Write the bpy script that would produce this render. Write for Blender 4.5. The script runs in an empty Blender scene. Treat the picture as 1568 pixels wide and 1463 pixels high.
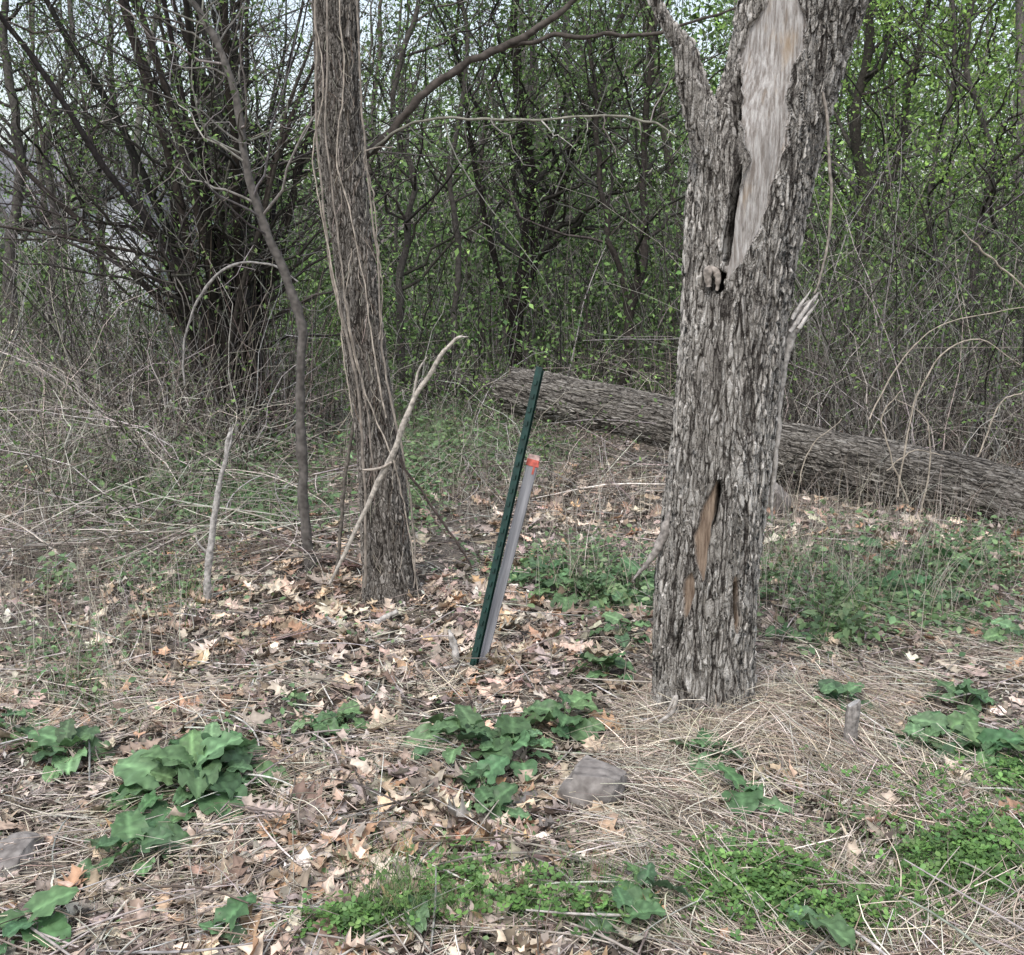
import bpy, math, numpy as np
from mathutils import Vector, Matrix
rng=np.random.default_rng(7)
sc=bpy.context.scene
F=1681.0; PITCH=math.radians(11.1); H=1.6
cp,sp=math.cos(PITCH),math.sin(PITCH)

# ------------------------------------------------------------ survey helpers
def gh(x,y):
    x=np.asarray(x,float); y=np.asarray(y,float)
    return 0.022*np.sin(x*1.9+.4)*np.cos(y*1.5)+0.016*np.sin(x*3.7+y*2.9+1.)+0.010*np.sin(x*6.1-y*4.7)+0.03*np.sin(x*.6+y*.35)
def ray(u,v):
    dx=(u-784)/F; dz=-(v-731.5)/F
    return dx, cp+dz*sp, -sp+dz*cp
def at(u,v,Y):
    a,b,c=ray(u,v); t=Y/b
    return np.array([a*t,Y,H+c*t])
def gnd(u,v):
    a,b,c=ray(np.asarray(u,float),np.asarray(v,float)); t=H/(-c)
    x=a*t;y=b*t
    return np.stack([x,y,gh(x,y)],-1)
def dep(p): return p[1]*cp+(H-p[2])*sp

# ------------------------------------------------------------ mesh builder
class MB:
    def __init__(s): s.V=[];s.C=[];s.F=[];s.n=0
    def add(s,V,Fc,C,mi=0):
        V=np.asarray(V,float).reshape(-1,3); C=np.asarray(C,float)
        if C.ndim==1: C=np.broadcast_to(C,(len(V),3))
        s.V.append(V);s.C.append(C);s.F.append((np.asarray(Fc,int)+s.n,mi));s.n+=len(V)
    def build(s,name,mats,smooth=True,parent=None,attrs=None,loc=None):
        me=bpy.data.meshes.new(name)
        V=np.concatenate(s.V);C=np.concatenate(s.C)
        me.vertices.add(len(V)); me.vertices.foreach_set('co',V.astype(np.float32).ravel())
        loops=np.concatenate([f.ravel() for f,_ in s.F])
        tot=np.concatenate([np.full(len(f),f.shape[1]) for f,_ in s.F])
        mi=np.concatenate([np.full(len(f),m) for f,m in s.F])
        st=np.concatenate([[0],np.cumsum(tot)[:-1]])
        me.loops.add(len(loops)); me.loops.foreach_set('vertex_index',loops.astype(np.int32))
        me.polygons.add(len(tot)); me.polygons.foreach_set('loop_start',st.astype(np.int32))
        me.polygons.foreach_set('material_index',mi.astype(np.int32))
        me.polygons.foreach_set('use_smooth',np.full(len(tot),smooth))
        a=me.attributes.new('Col','FLOAT_COLOR','POINT')
        a.data.foreach_set('color',np.concatenate([C,np.ones((len(C),1))],1).astype(np.float32).ravel())
        if attrs:
            for k,w in attrs.items():
                b=me.attributes.new(k,'FLOAT','POINT'); b.data.foreach_set('value',np.asarray(w,np.float32))
        for m in mats: me.materials.append(m)
        me.update(calc_edges=True)
        ob=bpy.data.objects.new(name,me); sc.collection.objects.link(ob)
        if parent: ob.parent=parent
        return ob
def nrm(a): return a/np.maximum(np.linalg.norm(a,axis=-1,keepdims=True),1e-9)
def tubes(mb,P,R,C,K=4,mi=0):
    P=np.asarray(P,float);R=np.asarray(R,float);N,S=P.shape[:2]
    T=nrm(np.gradient(P,axis=1))
    n1=nrm(np.cross(T,np.array([.31,.93,.17]))); n2=np.cross(T,n1)
    a=np.arange(K)*2*math.pi/K
    V=P[:,:,None]+R[:,:,None,None]*(np.cos(a)[None,None,:,None]*n1[:,:,None]+np.sin(a)[None,None,:,None]*n2[:,:,None])
    i=np.arange(N)[:,None,None]*S*K; j=np.arange(S-1)[None,:,None]*K; k=np.arange(K)[None,None,:]; k2=(k+1)%K
    Fc=np.stack([i+j+k,i+j+k2,i+j+K+k2,i+j+K+k],-1).reshape(-1,4)
    C=np.asarray(C,float)
    if C.ndim==1: CC=np.broadcast_to(C,(N*S*K,3))
    else: CC=np.repeat(C,S*K,axis=0)
    mb.add(V,Fc,CC,mi)
def spline(pts,n):
    p=np.asarray(pts,float); p=np.vstack([2*p[0]-p[1],p,2*p[-1]-p[-2]])
    t=np.linspace(0,len(p)-3-1e-6,n); i=t.astype(int); f=(t-i)[:,None]
    a,b,c,d=p[i],p[i+1],p[i+2],p[i+3]
    return .5*(2*b+(c-a)*f+(2*a-5*b+4*c-d)*f**2+(3*b-3*c+d-a)*f**3)
def stem(mb,keys,Y,C,n=40,K=8,rough=0.0,mi=0,ws=1.):
    """keys: (u,v,width[,dY])"""
    q=[]
    for k in keys:
        y=Y+(k[3] if len(k)>3 else 0); p=at(k[0],k[1],y); q.append([*p,ws*k[2]/2/F*dep(p)])
    q=spline(q,n); P=q[:,:3]; R=np.maximum(q[:,3],.0006)
    if rough:
        w=rng.normal(0,rough*1.6,P.shape);w[1:-1]=(w[:-2]+w[1:-1]*1.5+w[2:])/3.0
        P=P+w; R=R*(1+rng.normal(0,.09,R.shape))
    tubes(mb,P[None],R[None],C,K,mi); return P,R
def rots(yaw,pit,rol):
    cy,sy,cx,sx,cz,sz=np.cos(yaw),np.sin(yaw),np.cos(pit),np.sin(pit),np.cos(rol),np.sin(rol)
    o=np.zeros_like(yaw);l=o+1
    Z=np.stack([cy,-sy,o,sy,cy,o,o,o,l],-1).reshape(-1,3,3)
    Y_=np.stack([cx,o,sx,o,l,o,-sx,o,cx],-1).reshape(-1,3,3)
    X=np.stack([l,o,o,o,cz,-sz,o,sz,cz],-1).reshape(-1,3,3)
    return Z@Y_@X
def scatter(mb,tv,tf,pos,R,s,C,tc=None,mi=0):
    N=len(pos);n=len(tv); s=np.asarray(s,float).reshape(N,-1)
    V=np.einsum('nij,nkj->nki',R,tv[None]*s[:,None,:])+pos[:,None]
    Fc=(np.arange(N)[:,None,None]*n+tf[None]).reshape(-1,tf.shape[1])
    CC=np.repeat(C[:,None],n,1)
    if tc is not None: CC=CC*tc[None,:,None]
    mb.add(V,Fc,CC.reshape(-1,3),mi)
def pal(cols,N,var=.15):
    c=np.array(cols)[rng.integers(0,len(cols),N)]
    return c*np.exp(rng.normal(0,var,(N,1)))*np.exp(rng.normal(0,.04,(N,3)))

# ------------------------------------------------------------ materials
def newmat(name):
    m=bpy.data.materials.new(name);m.use_nodes=True
    nt=m.node_tree;nt.nodes.clear();return m,nt,nt.nodes,nt.links
def attr_mat(name,rough=.75,trans=0.,spec=.25,nscale=60,namt=.35,bump=0.,det=1):
    m,nt,N,L=newmat(name)
    out=N.new('ShaderNodeOutputMaterial');p=N.new('ShaderNodeBsdfPrincipled')
    a=N.new('ShaderNodeAttribute');a.attribute_name='Col'
    col=a.outputs['Color']
    if nscale:
        tc=N.new('ShaderNodeTexCoord');nz=N.new('ShaderNodeTexNoise');nz.inputs['Scale'].default_value=nscale;nz.inputs['Detail'].default_value=det
        L.new(tc.outputs['Object'],nz.inputs['Vector'])
        mr=N.new('ShaderNodeMapRange');mr.inputs[1].default_value=.3;mr.inputs[2].default_value=.7
        mr.inputs[3].default_value=1-namt;mr.inputs[4].default_value=1+namt
        L.new(nz.outputs['Fac'],mr.inputs[0])
        mu=N.new('ShaderNodeVectorMath');mu.operation='SCALE'
        L.new(a.outputs['Color'],mu.inputs[0]);L.new(mr.outputs[0],mu.inputs['Scale']);col=mu.outputs[0]
    L.new(col,p.inputs['Base Color'])
    p.inputs['Roughness'].default_value=rough;p.inputs['Specular IOR Level'].default_value=spec
    if bump:
        b=N.new('ShaderNodeBump');b.inputs['Strength'].default_value=bump;b.inputs['Distance'].default_value=.004
        L.new(nz.outputs['Fac'],b.inputs['Height']);L.new(b.outputs[0],p.inputs['Normal'])
    if trans:
        t=N.new('ShaderNodeBsdfTranslucent');L.new(col,t.inputs['Color'])
        mx=N.new('ShaderNodeMixShader');mx.inputs[0].default_value=trans
        L.new(p.outputs[0],mx.inputs[1]);L.new(t.outputs[0],mx.inputs[2]);L.new(mx.outputs[0],out.inputs[0])
    else: L.new(p.outputs[0],out.inputs[0])
    return m
def math_(nt,op,a,b=None,c=None,clamp=False):
    n=nt.nodes.new('ShaderNodeMath');n.operation=op;n.use_clamp=clamp
    for i,x in enumerate((a,b,c)):
        if x is None: continue
        if hasattr(x,'links'): nt.links.new(x,n.inputs[i])
        else: n.inputs[i].default_value=x
    return n.outputs[0]
def mixc(nt,f,a,b,mode='MIX'):
    n=nt.nodes.new('ShaderNodeMix');n.data_type='RGBA';n.blend_type=mode
    for s,x in ((n.inputs[0],f),(n.inputs[6],a),(n.inputs[7],b)):
        if hasattr(x,'links'): nt.links.new(x,s)
        else: s.default_value=x if not isinstance(x,tuple) else (*x,1)
    return n.outputs[2]
def bark_mat(name,light,mid,dark,scale=48,zs=.3,amp=.012,masks=False,ridk=.62,fineamt=.55,lo=.2,lt=.78):
    m,nt,N,L=newmat(name)
    out=N.new('ShaderNodeOutputMaterial');p=N.new('ShaderNodeBsdfPrincipled')
    tc=N.new('ShaderNodeTexCoord')
    mp=N.new('ShaderNodeMapping');mp.inputs['Scale'].default_value=(1,1,zs);L.new(tc.outputs['Object'],mp.inputs[0])
    def noise(vec,s,d=3,r=.55):
        n=N.new('ShaderNodeTexNoise');n.inputs['Scale'].default_value=s;n.inputs['Detail'].default_value=d;n.inputs['Roughness'].default_value=r
        L.new(vec,n.inputs['Vector']);return n
    dn=noise(mp.outputs[0],26,2)
    sb=N.new('ShaderNodeVectorMath');sb.operation='SUBTRACT';L.new(dn.outputs['Color'],sb.inputs[0]);sb.inputs[1].default_value=(.5,.5,.5)
    sc_=N.new('ShaderNodeVectorMath');sc_.operation='SCALE';L.new(sb.outputs[0],sc_.inputs[0]);sc_.inputs['Scale'].default_value=.05
    ad=N.new('ShaderNodeVectorMath');L.new(mp.outputs[0],ad.inputs[0]);L.new(sc_.outputs[0],ad.inputs[1])
    v1=N.new('ShaderNodeTexVoronoi');v1.feature='DISTANCE_TO_EDGE';v1.inputs['Scale'].default_value=scale;L.new(ad.outputs[0],v1.inputs['Vector'])
    vc=N.new('ShaderNodeTexVoronoi');vc.inputs['Scale'].default_value=scale;L.new(ad.outputs[0],vc.inputs['Vector'])
    cs=N.new('ShaderNodeSeparateColor');L.new(vc.outputs['Color'],cs.inputs[0]);cell=cs.outputs[0]
    mp2=N.new('ShaderNodeMapping');mp2.inputs['Scale'].default_value=(1,1,.3);L.new(ad.outputs[0],mp2.inputs[0])
    n2=noise(mp2.outputs[0],scale*ridk,1)
    rid=math_(nt,'ABSOLUTE',math_(nt,'SUBTRACT',n2.outputs['Fac'],.5))
    rid=math_(nt,'MULTIPLY',rid,10.,clamp=True)
    e=math_(nt,'MULTIPLY',v1.outputs['Distance'],4.8,clamp=True)
    fine=noise(tc.outputs['Object'],190,3,.75)
    h=math_(nt,'MULTIPLY',math_(nt,'ADD',math_(nt,'MULTIPLY',e,.62),.38),math_(nt,'ADD',math_(nt,'MULTIPLY',rid,.74),.26))
    h=math_(nt,'MULTIPLY',h,math_(nt,'ADD',.74,math_(nt,'MULTIPLY',cell,.36)))
    hh=math_(nt,'ADD',h,math_(nt,'MULTIPLY',math_(nt,'SUBTRACT',fine.outputs['Fac'],.5),fineamt))
    big=noise(tc.outputs['Object'],6,2)
    c=mixc(nt,math_(nt,'MULTIPLY',math_(nt,'SUBTRACT',hh,lo),2.6,clamp=True),dark,mid)
    lf=math_(nt,'MULTIPLY',math_(nt,'SUBTRACT',math_(nt,'ADD',hh,math_(nt,'MULTIPLY',big.outputs['Fac'],.5)),lt),1.9,clamp=True)
    c=mixc(nt,lf,c,light)
    if masks:
        w=N.new('ShaderNodeAttribute');w.attribute_name='wood'
        o=N.new('ShaderNodeAttribute');o.attribute_name='rust'
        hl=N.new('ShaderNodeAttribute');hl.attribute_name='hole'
        mp3=N.new('ShaderNodeMapping');mp3.inputs['Scale'].default_value=(1,1,.10);L.new(tc.outputs['Object'],mp3.inputs[0])
        st=noise(mp3.outputs[0],120,4,.65); pt=noise(mp.outputs[0],17,4,.6)
        wc=mixc(nt,math_(nt,'MULTIPLY',math_(nt,'SUBTRACT',st.outputs['Fac'],.36),3.2,clamp=True),(.20,.175,.155),(.50,.48,.46))
        wc=mixc(nt,math_(nt,'MULTIPLY',math_(nt,'SUBTRACT',pt.outputs['Fac'],.55),5,clamp=True),wc,(.36,.27,.18))
        wc=mixc(nt,math_(nt,'MULTIPLY',math_(nt,'SUBTRACT',.42,pt.outputs['Fac']),5,clamp=True),wc,(.15,.13,.115))
        oc=mixc(nt,math_(nt,'MULTIPLY',math_(nt,'SUBTRACT',st.outputs['Fac'],.3),2.4,clamp=True),(.11,.075,.055),(.34,.265,.20))
        wc=mixc(nt,o.outputs['Fac'],wc,oc)
        wthr=math_(nt,'MULTIPLY',math_(nt,'SUBTRACT',math_(nt,'ADD',w.outputs['Fac'],math_(nt,'MULTIPLY',math_(nt,'SUBTRACT',dn.outputs['Fac'],.5),.9)),.42),6,clamp=True)
        c=mixc(nt,wthr,c,wc)
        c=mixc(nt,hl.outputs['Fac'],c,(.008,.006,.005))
        hw=math_(nt,'ADD',-1.1,math_(nt,'ADD',math_(nt,'MULTIPLY',st.outputs['Fac'],.5),math_(nt,'MULTIPLY',pt.outputs['Fac'],.8)))
        inv=math_(nt,'SUBTRACT',1.,wthr)
        hh=math_(nt,'ADD',math_(nt,'MULTIPLY',hh,inv),math_(nt,'MULTIPLY',hw,wthr))
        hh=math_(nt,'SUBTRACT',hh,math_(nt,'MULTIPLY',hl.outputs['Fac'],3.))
    L.new(c,p.inputs['Base Color']);p.inputs['Roughness'].default_value=.92;p.inputs['Specular IOR Level'].default_value=.15
    d=N.new('ShaderNodeDisplacement');d.inputs['Midlevel'].default_value=.6;d.inputs['Scale'].default_value=amp
    L.new(hh,d.inputs['Height']);L.new(d.outputs[0],out.inputs['Displacement']);L.new(p.outputs[0],out.inputs[0])
    m.displacement_method='BOTH'
    return m
M_leaf=attr_mat('dead_leaf',.7,0,.3,45,.3,.4)
M_green=attr_mat('green_leaf',.5,.2,.4,40,.2)
M_fol=attr_mat('tree_foliage',.6,.3,.2,0)
M_far=attr_mat('far_foliage',.8,0,.1,0)
M_straw=attr_mat('straw',.7,0,.3,0)
M_twig=attr_mat('twig_bark',.9,0,.12,35,.35,.5)
M_wood=attr_mat('weathered_wood',.85,0,.2,55,.5,.9,3)
M_barkA=bark_mat('furrowed_bark',(.55,.525,.49),(.27,.25,.225),(.032,.027,.024),57,.25,.0165,True,.62,.55,.17,.77)
M_barkB=bark_mat('vine_tree_bark',(.35,.325,.295),(.165,.148,.13),(.027,.023,.02),66,.30,.012,False,.62,.6,.18)
M_barkL=bark_mat('log_bark',(.37,.345,.31),(.175,.158,.138),(.025,.022,.019),42,.26,.019,False,.62,.6,.19)

# ------------------------------------------------------------ world, sun, camera
w=bpy.data.worlds.new('World');sc.world=w;w.use_nodes=True;nt=w.node_tree
bg=nt.nodes['Background'];sky=nt.nodes.new('ShaderNodeTexSky');sky.sky_type='NISHITA';sky.sun_disc=False
EL,AZ=math.radians(58),math.radians(200)
sky.sun_elevation=EL;sky.sun_rotation=AZ;sky.air_density=1.3;sky.dust_density=3;sky.altitude=100
hs=nt.nodes.new('ShaderNodeHueSaturation');hs.inputs['Saturation'].default_value=.55;hs.inputs['Value'].default_value=1.8
nt.links.new(sky.outputs[0],hs.inputs['Color']);nt.links.new(hs.outputs[0],bg.inputs[0]);bg.inputs[1].default_value=.15
sl=bpy.data.lights.new('sun','SUN');sl.energy=1.5;sl.angle=math.radians(14);sl.color=(1,.97,.93)
so=bpy.data.objects.new('sun',sl);sc.collection.objects.link(so)
sd=Vector((math.sin(AZ)*math.cos(EL),math.cos(AZ)*math.cos(EL),math.sin(EL)))
so.rotation_euler=sd.to_track_quat('Z','Y').to_euler()
cam=bpy.data.cameras.new('camera');co=bpy.data.objects.new('camera',cam);sc.collection.objects.link(co)
cam.sensor_width=36;cam.lens=18/(784/F);cam.clip_end=1000;cam.clip_start=.05
co.location=(0,0,H);co.rotation_euler=(math.pi/2-PITCH,0,0);sc.camera=co
sc.view_settings.view_transform='Standard';sc.view_settings.look='None';sc.view_settings.exposure=0

# ------------------------------------------------------------ ground
t=np.linspace(-1,1,341);gx=9*t+190*t**5;gy=6+9*t+190*t**5
X,Yg=np.meshgrid(gx,gy);Z=gh(X,Yg)-.004
Z=Z+np.clip((Yg-45)/60,0,1)**2*8
n=len(t);i,j=np.meshgrid(np.arange(n-1),np.arange(n-1));b=(j*n+i).ravel()
mb=MB();mb.add(np.stack([X,Yg,Z],-1),np.stack([b,b+1,b+n+1,b+n],-1),(.1,.08,.06))
m,nt,N,L=newmat('forest_floor');out=N.new('ShaderNodeOutputMaterial');p=N.new('ShaderNodeBsdfPrincipled')
tc=N.new('ShaderNodeTexCoord')
def nz(s,d=4,r=.6):
    q=N.new('ShaderNodeTexNoise');q.inputs['Scale'].default_value=s;q.inputs['Detail'].default_value=d;q.inputs['Roughness'].default_value=r;L.new(tc.outputs['Object'],q.inputs['Vector']);return q.outputs['Fac']
vo=N.new('ShaderNodeTexVoronoi');vo.inputs['Scale'].default_value=70;L.new(tc.outputs['Object'],vo.inputs['Vector'])
f1=nz(30);f2=nz(1.3,3)
c=mixc(nt,math_(nt,'MULTIPLY',math_(nt,'SUBTRACT',f1,.35),3,clamp=True),(.028,.022,.018),(.14,.115,.092))
sx=N.new('ShaderNodeSeparateColor');L.new(vo.outputs['Color'],sx.inputs[0])
c=mixc(nt,math_(nt,'MULTIPLY',sx.outputs[0],.6),c,(.27,.23,.19))
sp_=N.new('ShaderNodeSeparateXYZ');L.new(tc.outputs['Object'],sp_.inputs[0])
far=math_(nt,'MULTIPLY',math_(nt,'SUBTRACT',sp_.outputs[1],12),.1,clamp=True)
gr=math_(nt,'MULTIPLY',far,math_(nt,'MULTIPLY',math_(nt,'SUBTRACT',f2,.34),4,clamp=True))
c=mixc(nt,gr,c,(.09,.155,.05))
L.new(c,p.inputs['Base Color']);p.inputs['Roughness'].default_value=.95
bp=N.new('ShaderNodeBump');bp.inputs['Strength'].default_value=.8;bp.inputs['Distance'].default_value=.02
L.new(f1,bp.inputs['Height']);L.new(bp.outputs[0],p.inputs['Normal']);L.new(p.outputs[0],out.inputs[0])
mb.build('ground',[m])

# ------------------------------------------------------------ leaf templates
def oak(seed,curl,fold):
    r=np.random.default_rng(seed)
    w_=np.array([.010,.012,.06,.13,.10,.24,.13,.17,.34,.15,.20,.36,.17,.14,.24,.12,.0]);ns=len(w_)
    x=np.linspace(-.14,1,ns);v=[]
    for s in (-1,0,1):
        for k in range(ns):
            wk=w_[k]*r.uniform(.75,1.2)*abs(s); hi=(w_[k]>.22)
            xx=x[k]+(.07 if hi and s else 0)+ (r.normal(0,.012) if s else 0); yy=s*wk+.06*math.sin(x[k]*3+seed)
            v.append([xx-.45,yy,curl*((xx-.45)**2)+fold*abs(s*wk)+.10*abs(s*wk)*math.sin(x[k]*17+s*2+seed)*2+r.normal(0,.012)])
    q=[]
    for a in range(2):
        for k in range(ns-1):
            q.append([a*ns+k,a*ns+k+1,(a+1)*ns+k+1,(a+1)*ns+k])
    tcol=np.ones(3*ns);tcol[ns:2*ns]=1.2
    return np.array(v),np.array(q),tcol
oaks=[oak(s,c_,f_) for s,c_,f_ in ((1,.3,.2),(2,-.4,.15),(3,.6,.5),(4,-.15,-.3),(5,.8,-.2),(6,.1,.7))]
def torn(seed):
    r=np.random.default_rng(seed);nx,ny=5,4;v=[]
    for a in range(nx):
        for b_ in range(ny):
            x=a/(nx-1)-.5+r.normal(0,.08);y=(b_/(ny-1)-.5)*.7*math.sin(math.pi*(.18+.68*a/(nx-1)))+r.normal(0,.06)
            v.append([x,y,r.uniform(-.2,.7)*x*x+r.uniform(.4,1.1)*y*y+r.normal(0,.05)])
    q=[[a*ny+b_,a*ny+b_+1,(a+1)*ny+b_+1,(a+1)*ny+b_] for a in range(nx-1) for b_ in range(ny-1)]
    return np.array(v),np.array(q),np.ones(nx*ny)
torns=[torn(s) for s in range(6)]
def oval(nx=5,wd=.30,curl=-.2,fold=.25):
    x=np.linspace(0,1,nx);wv=wd*np.sin(np.pi*np.clip(x,0.03,.99)**.8)
    v=[[a,s*b_,curl*a*a+fold*b_*abs(s)] for s in (-1,0,1) for a,b_ in zip(x,wv)]
    q=[[a*nx+k,a*nx+k+1,(a+1)*nx+k+1,(a+1)*nx+k] for a in range(2) for k in range(nx-1)]
    return np.array(v),np.array(q)
OV=oval()
RH=(np.array([[0,0,0],[.45,-.26,.06],[1,0,-.05],[.45,.26,.06]],float),np.array([[0,1,2,3]]))
def litter_pos(N,y0=1.9,y1=13,pw=1.4):
    a=rng.uniform(y1**(1-pw+1e-9),y0**(1-pw),N);y=a**(1/(1-pw));x=rng.uniform(-1,1,N)*(.56*y+.6)
    return x,y
def region(u0,u1,v0,v1,N):
    g=gnd(rng.uniform(u0,u1,N),rng.uniform(v0,v1,N));return g[:,0],g[:,1]
def blob(u,v,ru,rv,N):
    a=rng.normal(0,.5,(N,2));g=gnd(u+a[:,0]*ru,np.maximum(v+a[:,1]*rv,480));return g[:,0],g[:,1]
def upix(x,y):
    d=y*cp+H*sp;return 784+F*x/d, 731.5+F*(H*cp-y*sp)/d
def cl_(x,y): return np.sin(x*5.1+y*2.3)+np.sin(y*7.7-x*3.1+1)+np.sin(x*11+y*9)+np.sin(x*2.3-y*3.9+2)

# fallen leaves ------------------------------------------------
mb=MB()
tan=[(.46,.355,.265),(.39,.285,.205),(.54,.43,.335),(.33,.25,.19),(.44,.365,.30),(.31,.26,.22),(.57,.48,.385),(.39,.245,.155),(.20,.15,.115),(.25,.205,.17)]
xs,ys=litter_pos(4500)
u,v=upix(xs,ys)
keep=~((u>960)&(v>1080)&(rng.random(len(u))<.5))&~((v>1150)&(u<260)&(rng.random(len(u))<.4))&(cl_(xs,ys)>-1.3)
xs,ys=xs[keep],ys[keep]
for (a,b_,c_,d_,n_) in ((620,1370,280,110,280),(480,930,330,110,480),(780,1000,140,100,200),(690,1240,130,70,80),(1380,820,300,90,330),(870,770,200,80,330),(330,1130,300,60,60),(1240,1160,100,80,50),(1420,1290,180,90,60)):
    q=blob(a,b_,c_,d_,n_);xs=np.r_[xs,q[0]];ys=np.r_[ys,q[1]]
Nn=len(xs);pos=np.stack([xs,ys,gh(xs,ys)+rng.uniform(.006,.035,Nn)],-1)
R=rots(rng.uniform(0,6.28,Nn),rng.normal(0,.26,Nn),rng.normal(0,.3,Nn));s=rng.uniform(.06,.14,Nn);s=np.stack([s,s*rng.uniform(.65,1.1,Nn),s*rng.uniform(.5,1.4,Nn)],-1);Cc=pal(tan,Nn,.24)
kk=rng.integers(0,6,Nn)
for k in range(6):
    q=kk==k;scatter(mb,oaks[k][0],oaks[k][1],pos[q],R[q],s[q],Cc[q],oaks[k][2])
xs,ys=litter_pos(15000,1.9,13,1.4);Nn=len(xs)
pos=np.stack([xs,ys,gh(xs,ys)+rng.uniform(.002,.03,Nn)],-1);R=rots(rng.uniform(0,6.28,Nn),rng.normal(0,.35,Nn),rng.normal(0,.45,Nn));s=rng.uniform(.02,.07,Nn);s=np.stack([s,s*rng.uniform(.5,1.1,Nn),s],-1)
dul=[(.36,.30,.25),(.26,.215,.18),(.46,.40,.34),(.16,.13,.107),(.40,.31,.24),(.54,.475,.41),(.10,.08,.065)]
Cc=pal(dul,Nn,.24);kk=rng.integers(0,6,Nn)
for k in range(6):
    q=kk==k;scatter(mb,torns[k][0],torns[k][1],pos[q],R[q],s[q],Cc[q],torns[k][2])
xs,ys=litter_pos(95000,1.9,14,1.5)
Nn=len(xs);pos=np.stack([xs,ys,gh(xs,ys)+rng.uniform(0,.028,Nn)],-1)
R=rots(rng.uniform(0,6.28,Nn),rng.normal(0,.35,Nn),rng.normal(0,.4,Nn))
s=np.stack([rng.uniform(.010,.05,Nn),rng.uniform(.006,.024,Nn),np.full(Nn,.03)],-1)
chip=[(.36,.315,.27),(.235,.195,.165),(.48,.43,.38),(.13,.10,.084),(.42,.345,.28),(.075,.06,.05),(.58,.53,.475),(.32,.285,.255)]
scatter(mb,RH[0],RH[1],pos,R,s,pal(chip,Nn,.29))
mb.build('leaf_litter',[M_leaf])

# straw & twigs on ground --------------------------------------
mb=MB()
def lay(xs,ys,Lr,rr,cols,lift=.02,S=5,bend=.35,K=3,updir=0.1,diru=None):
    N_=len(xs);Ln=rng.uniform(*Lr,N_);a=rng.uniform(0,6.28,N_) if diru is None else diru(xs,ys)+rng.normal(0,.9,N_);s=np.linspace(-.5,.5,S)
    d=np.stack([np.cos(a),np.sin(a)],-1);nn=np.stack([-d[:,1],d[:,0]],-1);bd=rng.normal(0,bend,N_)*Ln
    P=np.zeros((N_,S,3))
    P[:,:,:2]=np.stack([xs,ys],-1)[:,None]+d[:,None]*(Ln[:,None]*s)[:,:,None]+nn[:,None]*(bd[:,None]*s**2*2)[:,:,None]
    P[:,:,2]=gh(P[:,:,0],P[:,:,1])+rng.uniform(.002,lift,N_)[:,None]+(Ln*np.abs(rng.normal(0,updir,N_)))[:,None]*(s+.5)+.15*Ln[:,None]*(.25-s**2)*rng.random((N_,1))
    Rr=rng.uniform(*rr,N_)[:,None]*(1-.6*np.abs(s)*1.5)
    tubes(mb,P,Rr,pal(cols,N_,.25),K)
strawc=[(.64,.56,.45),(.56,.48,.38),(.70,.64,.54),(.46,.39,.31),(.58,.52,.45),(.24,.195,.155),(.36,.30,.24)]
xs,ys=litter_pos(16000,1.9,12,1.4);lay(xs,ys,(.04,.22),(.0006,.0019),strawc+[(.25,.2,.16),(.3,.24,.2)],.035,5,.15)
fld=lambda x,y: 2.6+1.1*np.sin(x*1.7+y*.9)+.8*np.sin(y*2.6-x)
for q,n_,th_ in (((960,1600,1090,1500),7000,-.8),((1000,1420,1080,1260),3000,-2),((0,700,1040,1200),2400,0),((0,500,1200,1460),1200,0),((1150,1600,930,1100),1800,0),((900,1200,1150,1330),1200,-3)):
    xs,ys=region(*q,n_);k=cl_(xs,ys)>th_;lay(xs[k],ys[k],(.06,.28),(.0007,.0024),strawc,.045,5,.14,3,.12,fld)
xs,ys=blob(1100,1150,130,55,1300);lay(xs,ys,(.1,.3),(.0007,.002),strawc,.06,5,.2,3,.18)
mb.build('dry_grass',[M_straw])
mb=MB()
gt=[(.35,.32,.285),(.24,.21,.18),(.50,.465,.425),(.10,.082,.068)]
xs,ys=litter_pos(3200,2,12,1.2);lay(xs,ys,(.08,.5),(.0012,.004),gt,.04,7,.12,5,.08)
xs,ys=region(0,500,690,900,460);lay(xs,ys,(.3,1.1),(.0018,.0045),[(.44,.405,.365),(.30,.27,.235),(.12,.1,.085)],.12,7,.2,5,.22)
xs,ys=region(640,1050,640,780,260);lay(xs,ys,(.3,1.0),(.0018,.0045),[(.44,.405,.365),(.29,.26,.23),(.12,.1,.085)],.12,7,.2,5,.2)
mb.build('fallen_twigs',[M_twig])

# ------------------------------------------------------------ broadleaf plants
def bigleaf(seed):
    r=np.random.default_rng(seed);nx,ny=13,9;v=[];tcl=[];ph=r.uniform(0,6)
    for a in range(nx):
        t_=a/(nx-1);hw=.46*math.sin(math.pi*(.07+.91*t_)**.74)**.55*(1+.10*math.sin(t_*19+ph))
        for b__ in range(ny):
            s_=b__/(ny-1)*2-1
            x_=t_-.20*(abs(s_)**2)*(1-t_)*(1 if t_<.4 else .5); y_=s_*hw
            z=-.30*t_*t_+.22*abs(y_)+.08*abs(s_)**2*math.sin(t_*17+s_*3+ph)+.03*math.sin(t_*26-abs(s_)*7)
            v.append([x_,y_,z]);vein=max(math.exp(-(s_/.13)**2),.55*max(0,math.cos((t_*5.2-abs(s_)*1.2)*6.28))**8)
            tcl.append(.82+.75*vein)
    q=[[a*ny+b__,a*ny+b__+1,(a+1)*ny+b__+1,(a+1)*ny+b__] for a in range(nx-1) for b__ in range(ny-1)]
    return np.array(v),np.array(q),np.array(tcl)
BL=[bigleaf(s) for s in range(5)]
gcol=[(.115,.205,.095),(.14,.24,.11),(.09,.17,.08),(.165,.27,.13)]
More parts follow.
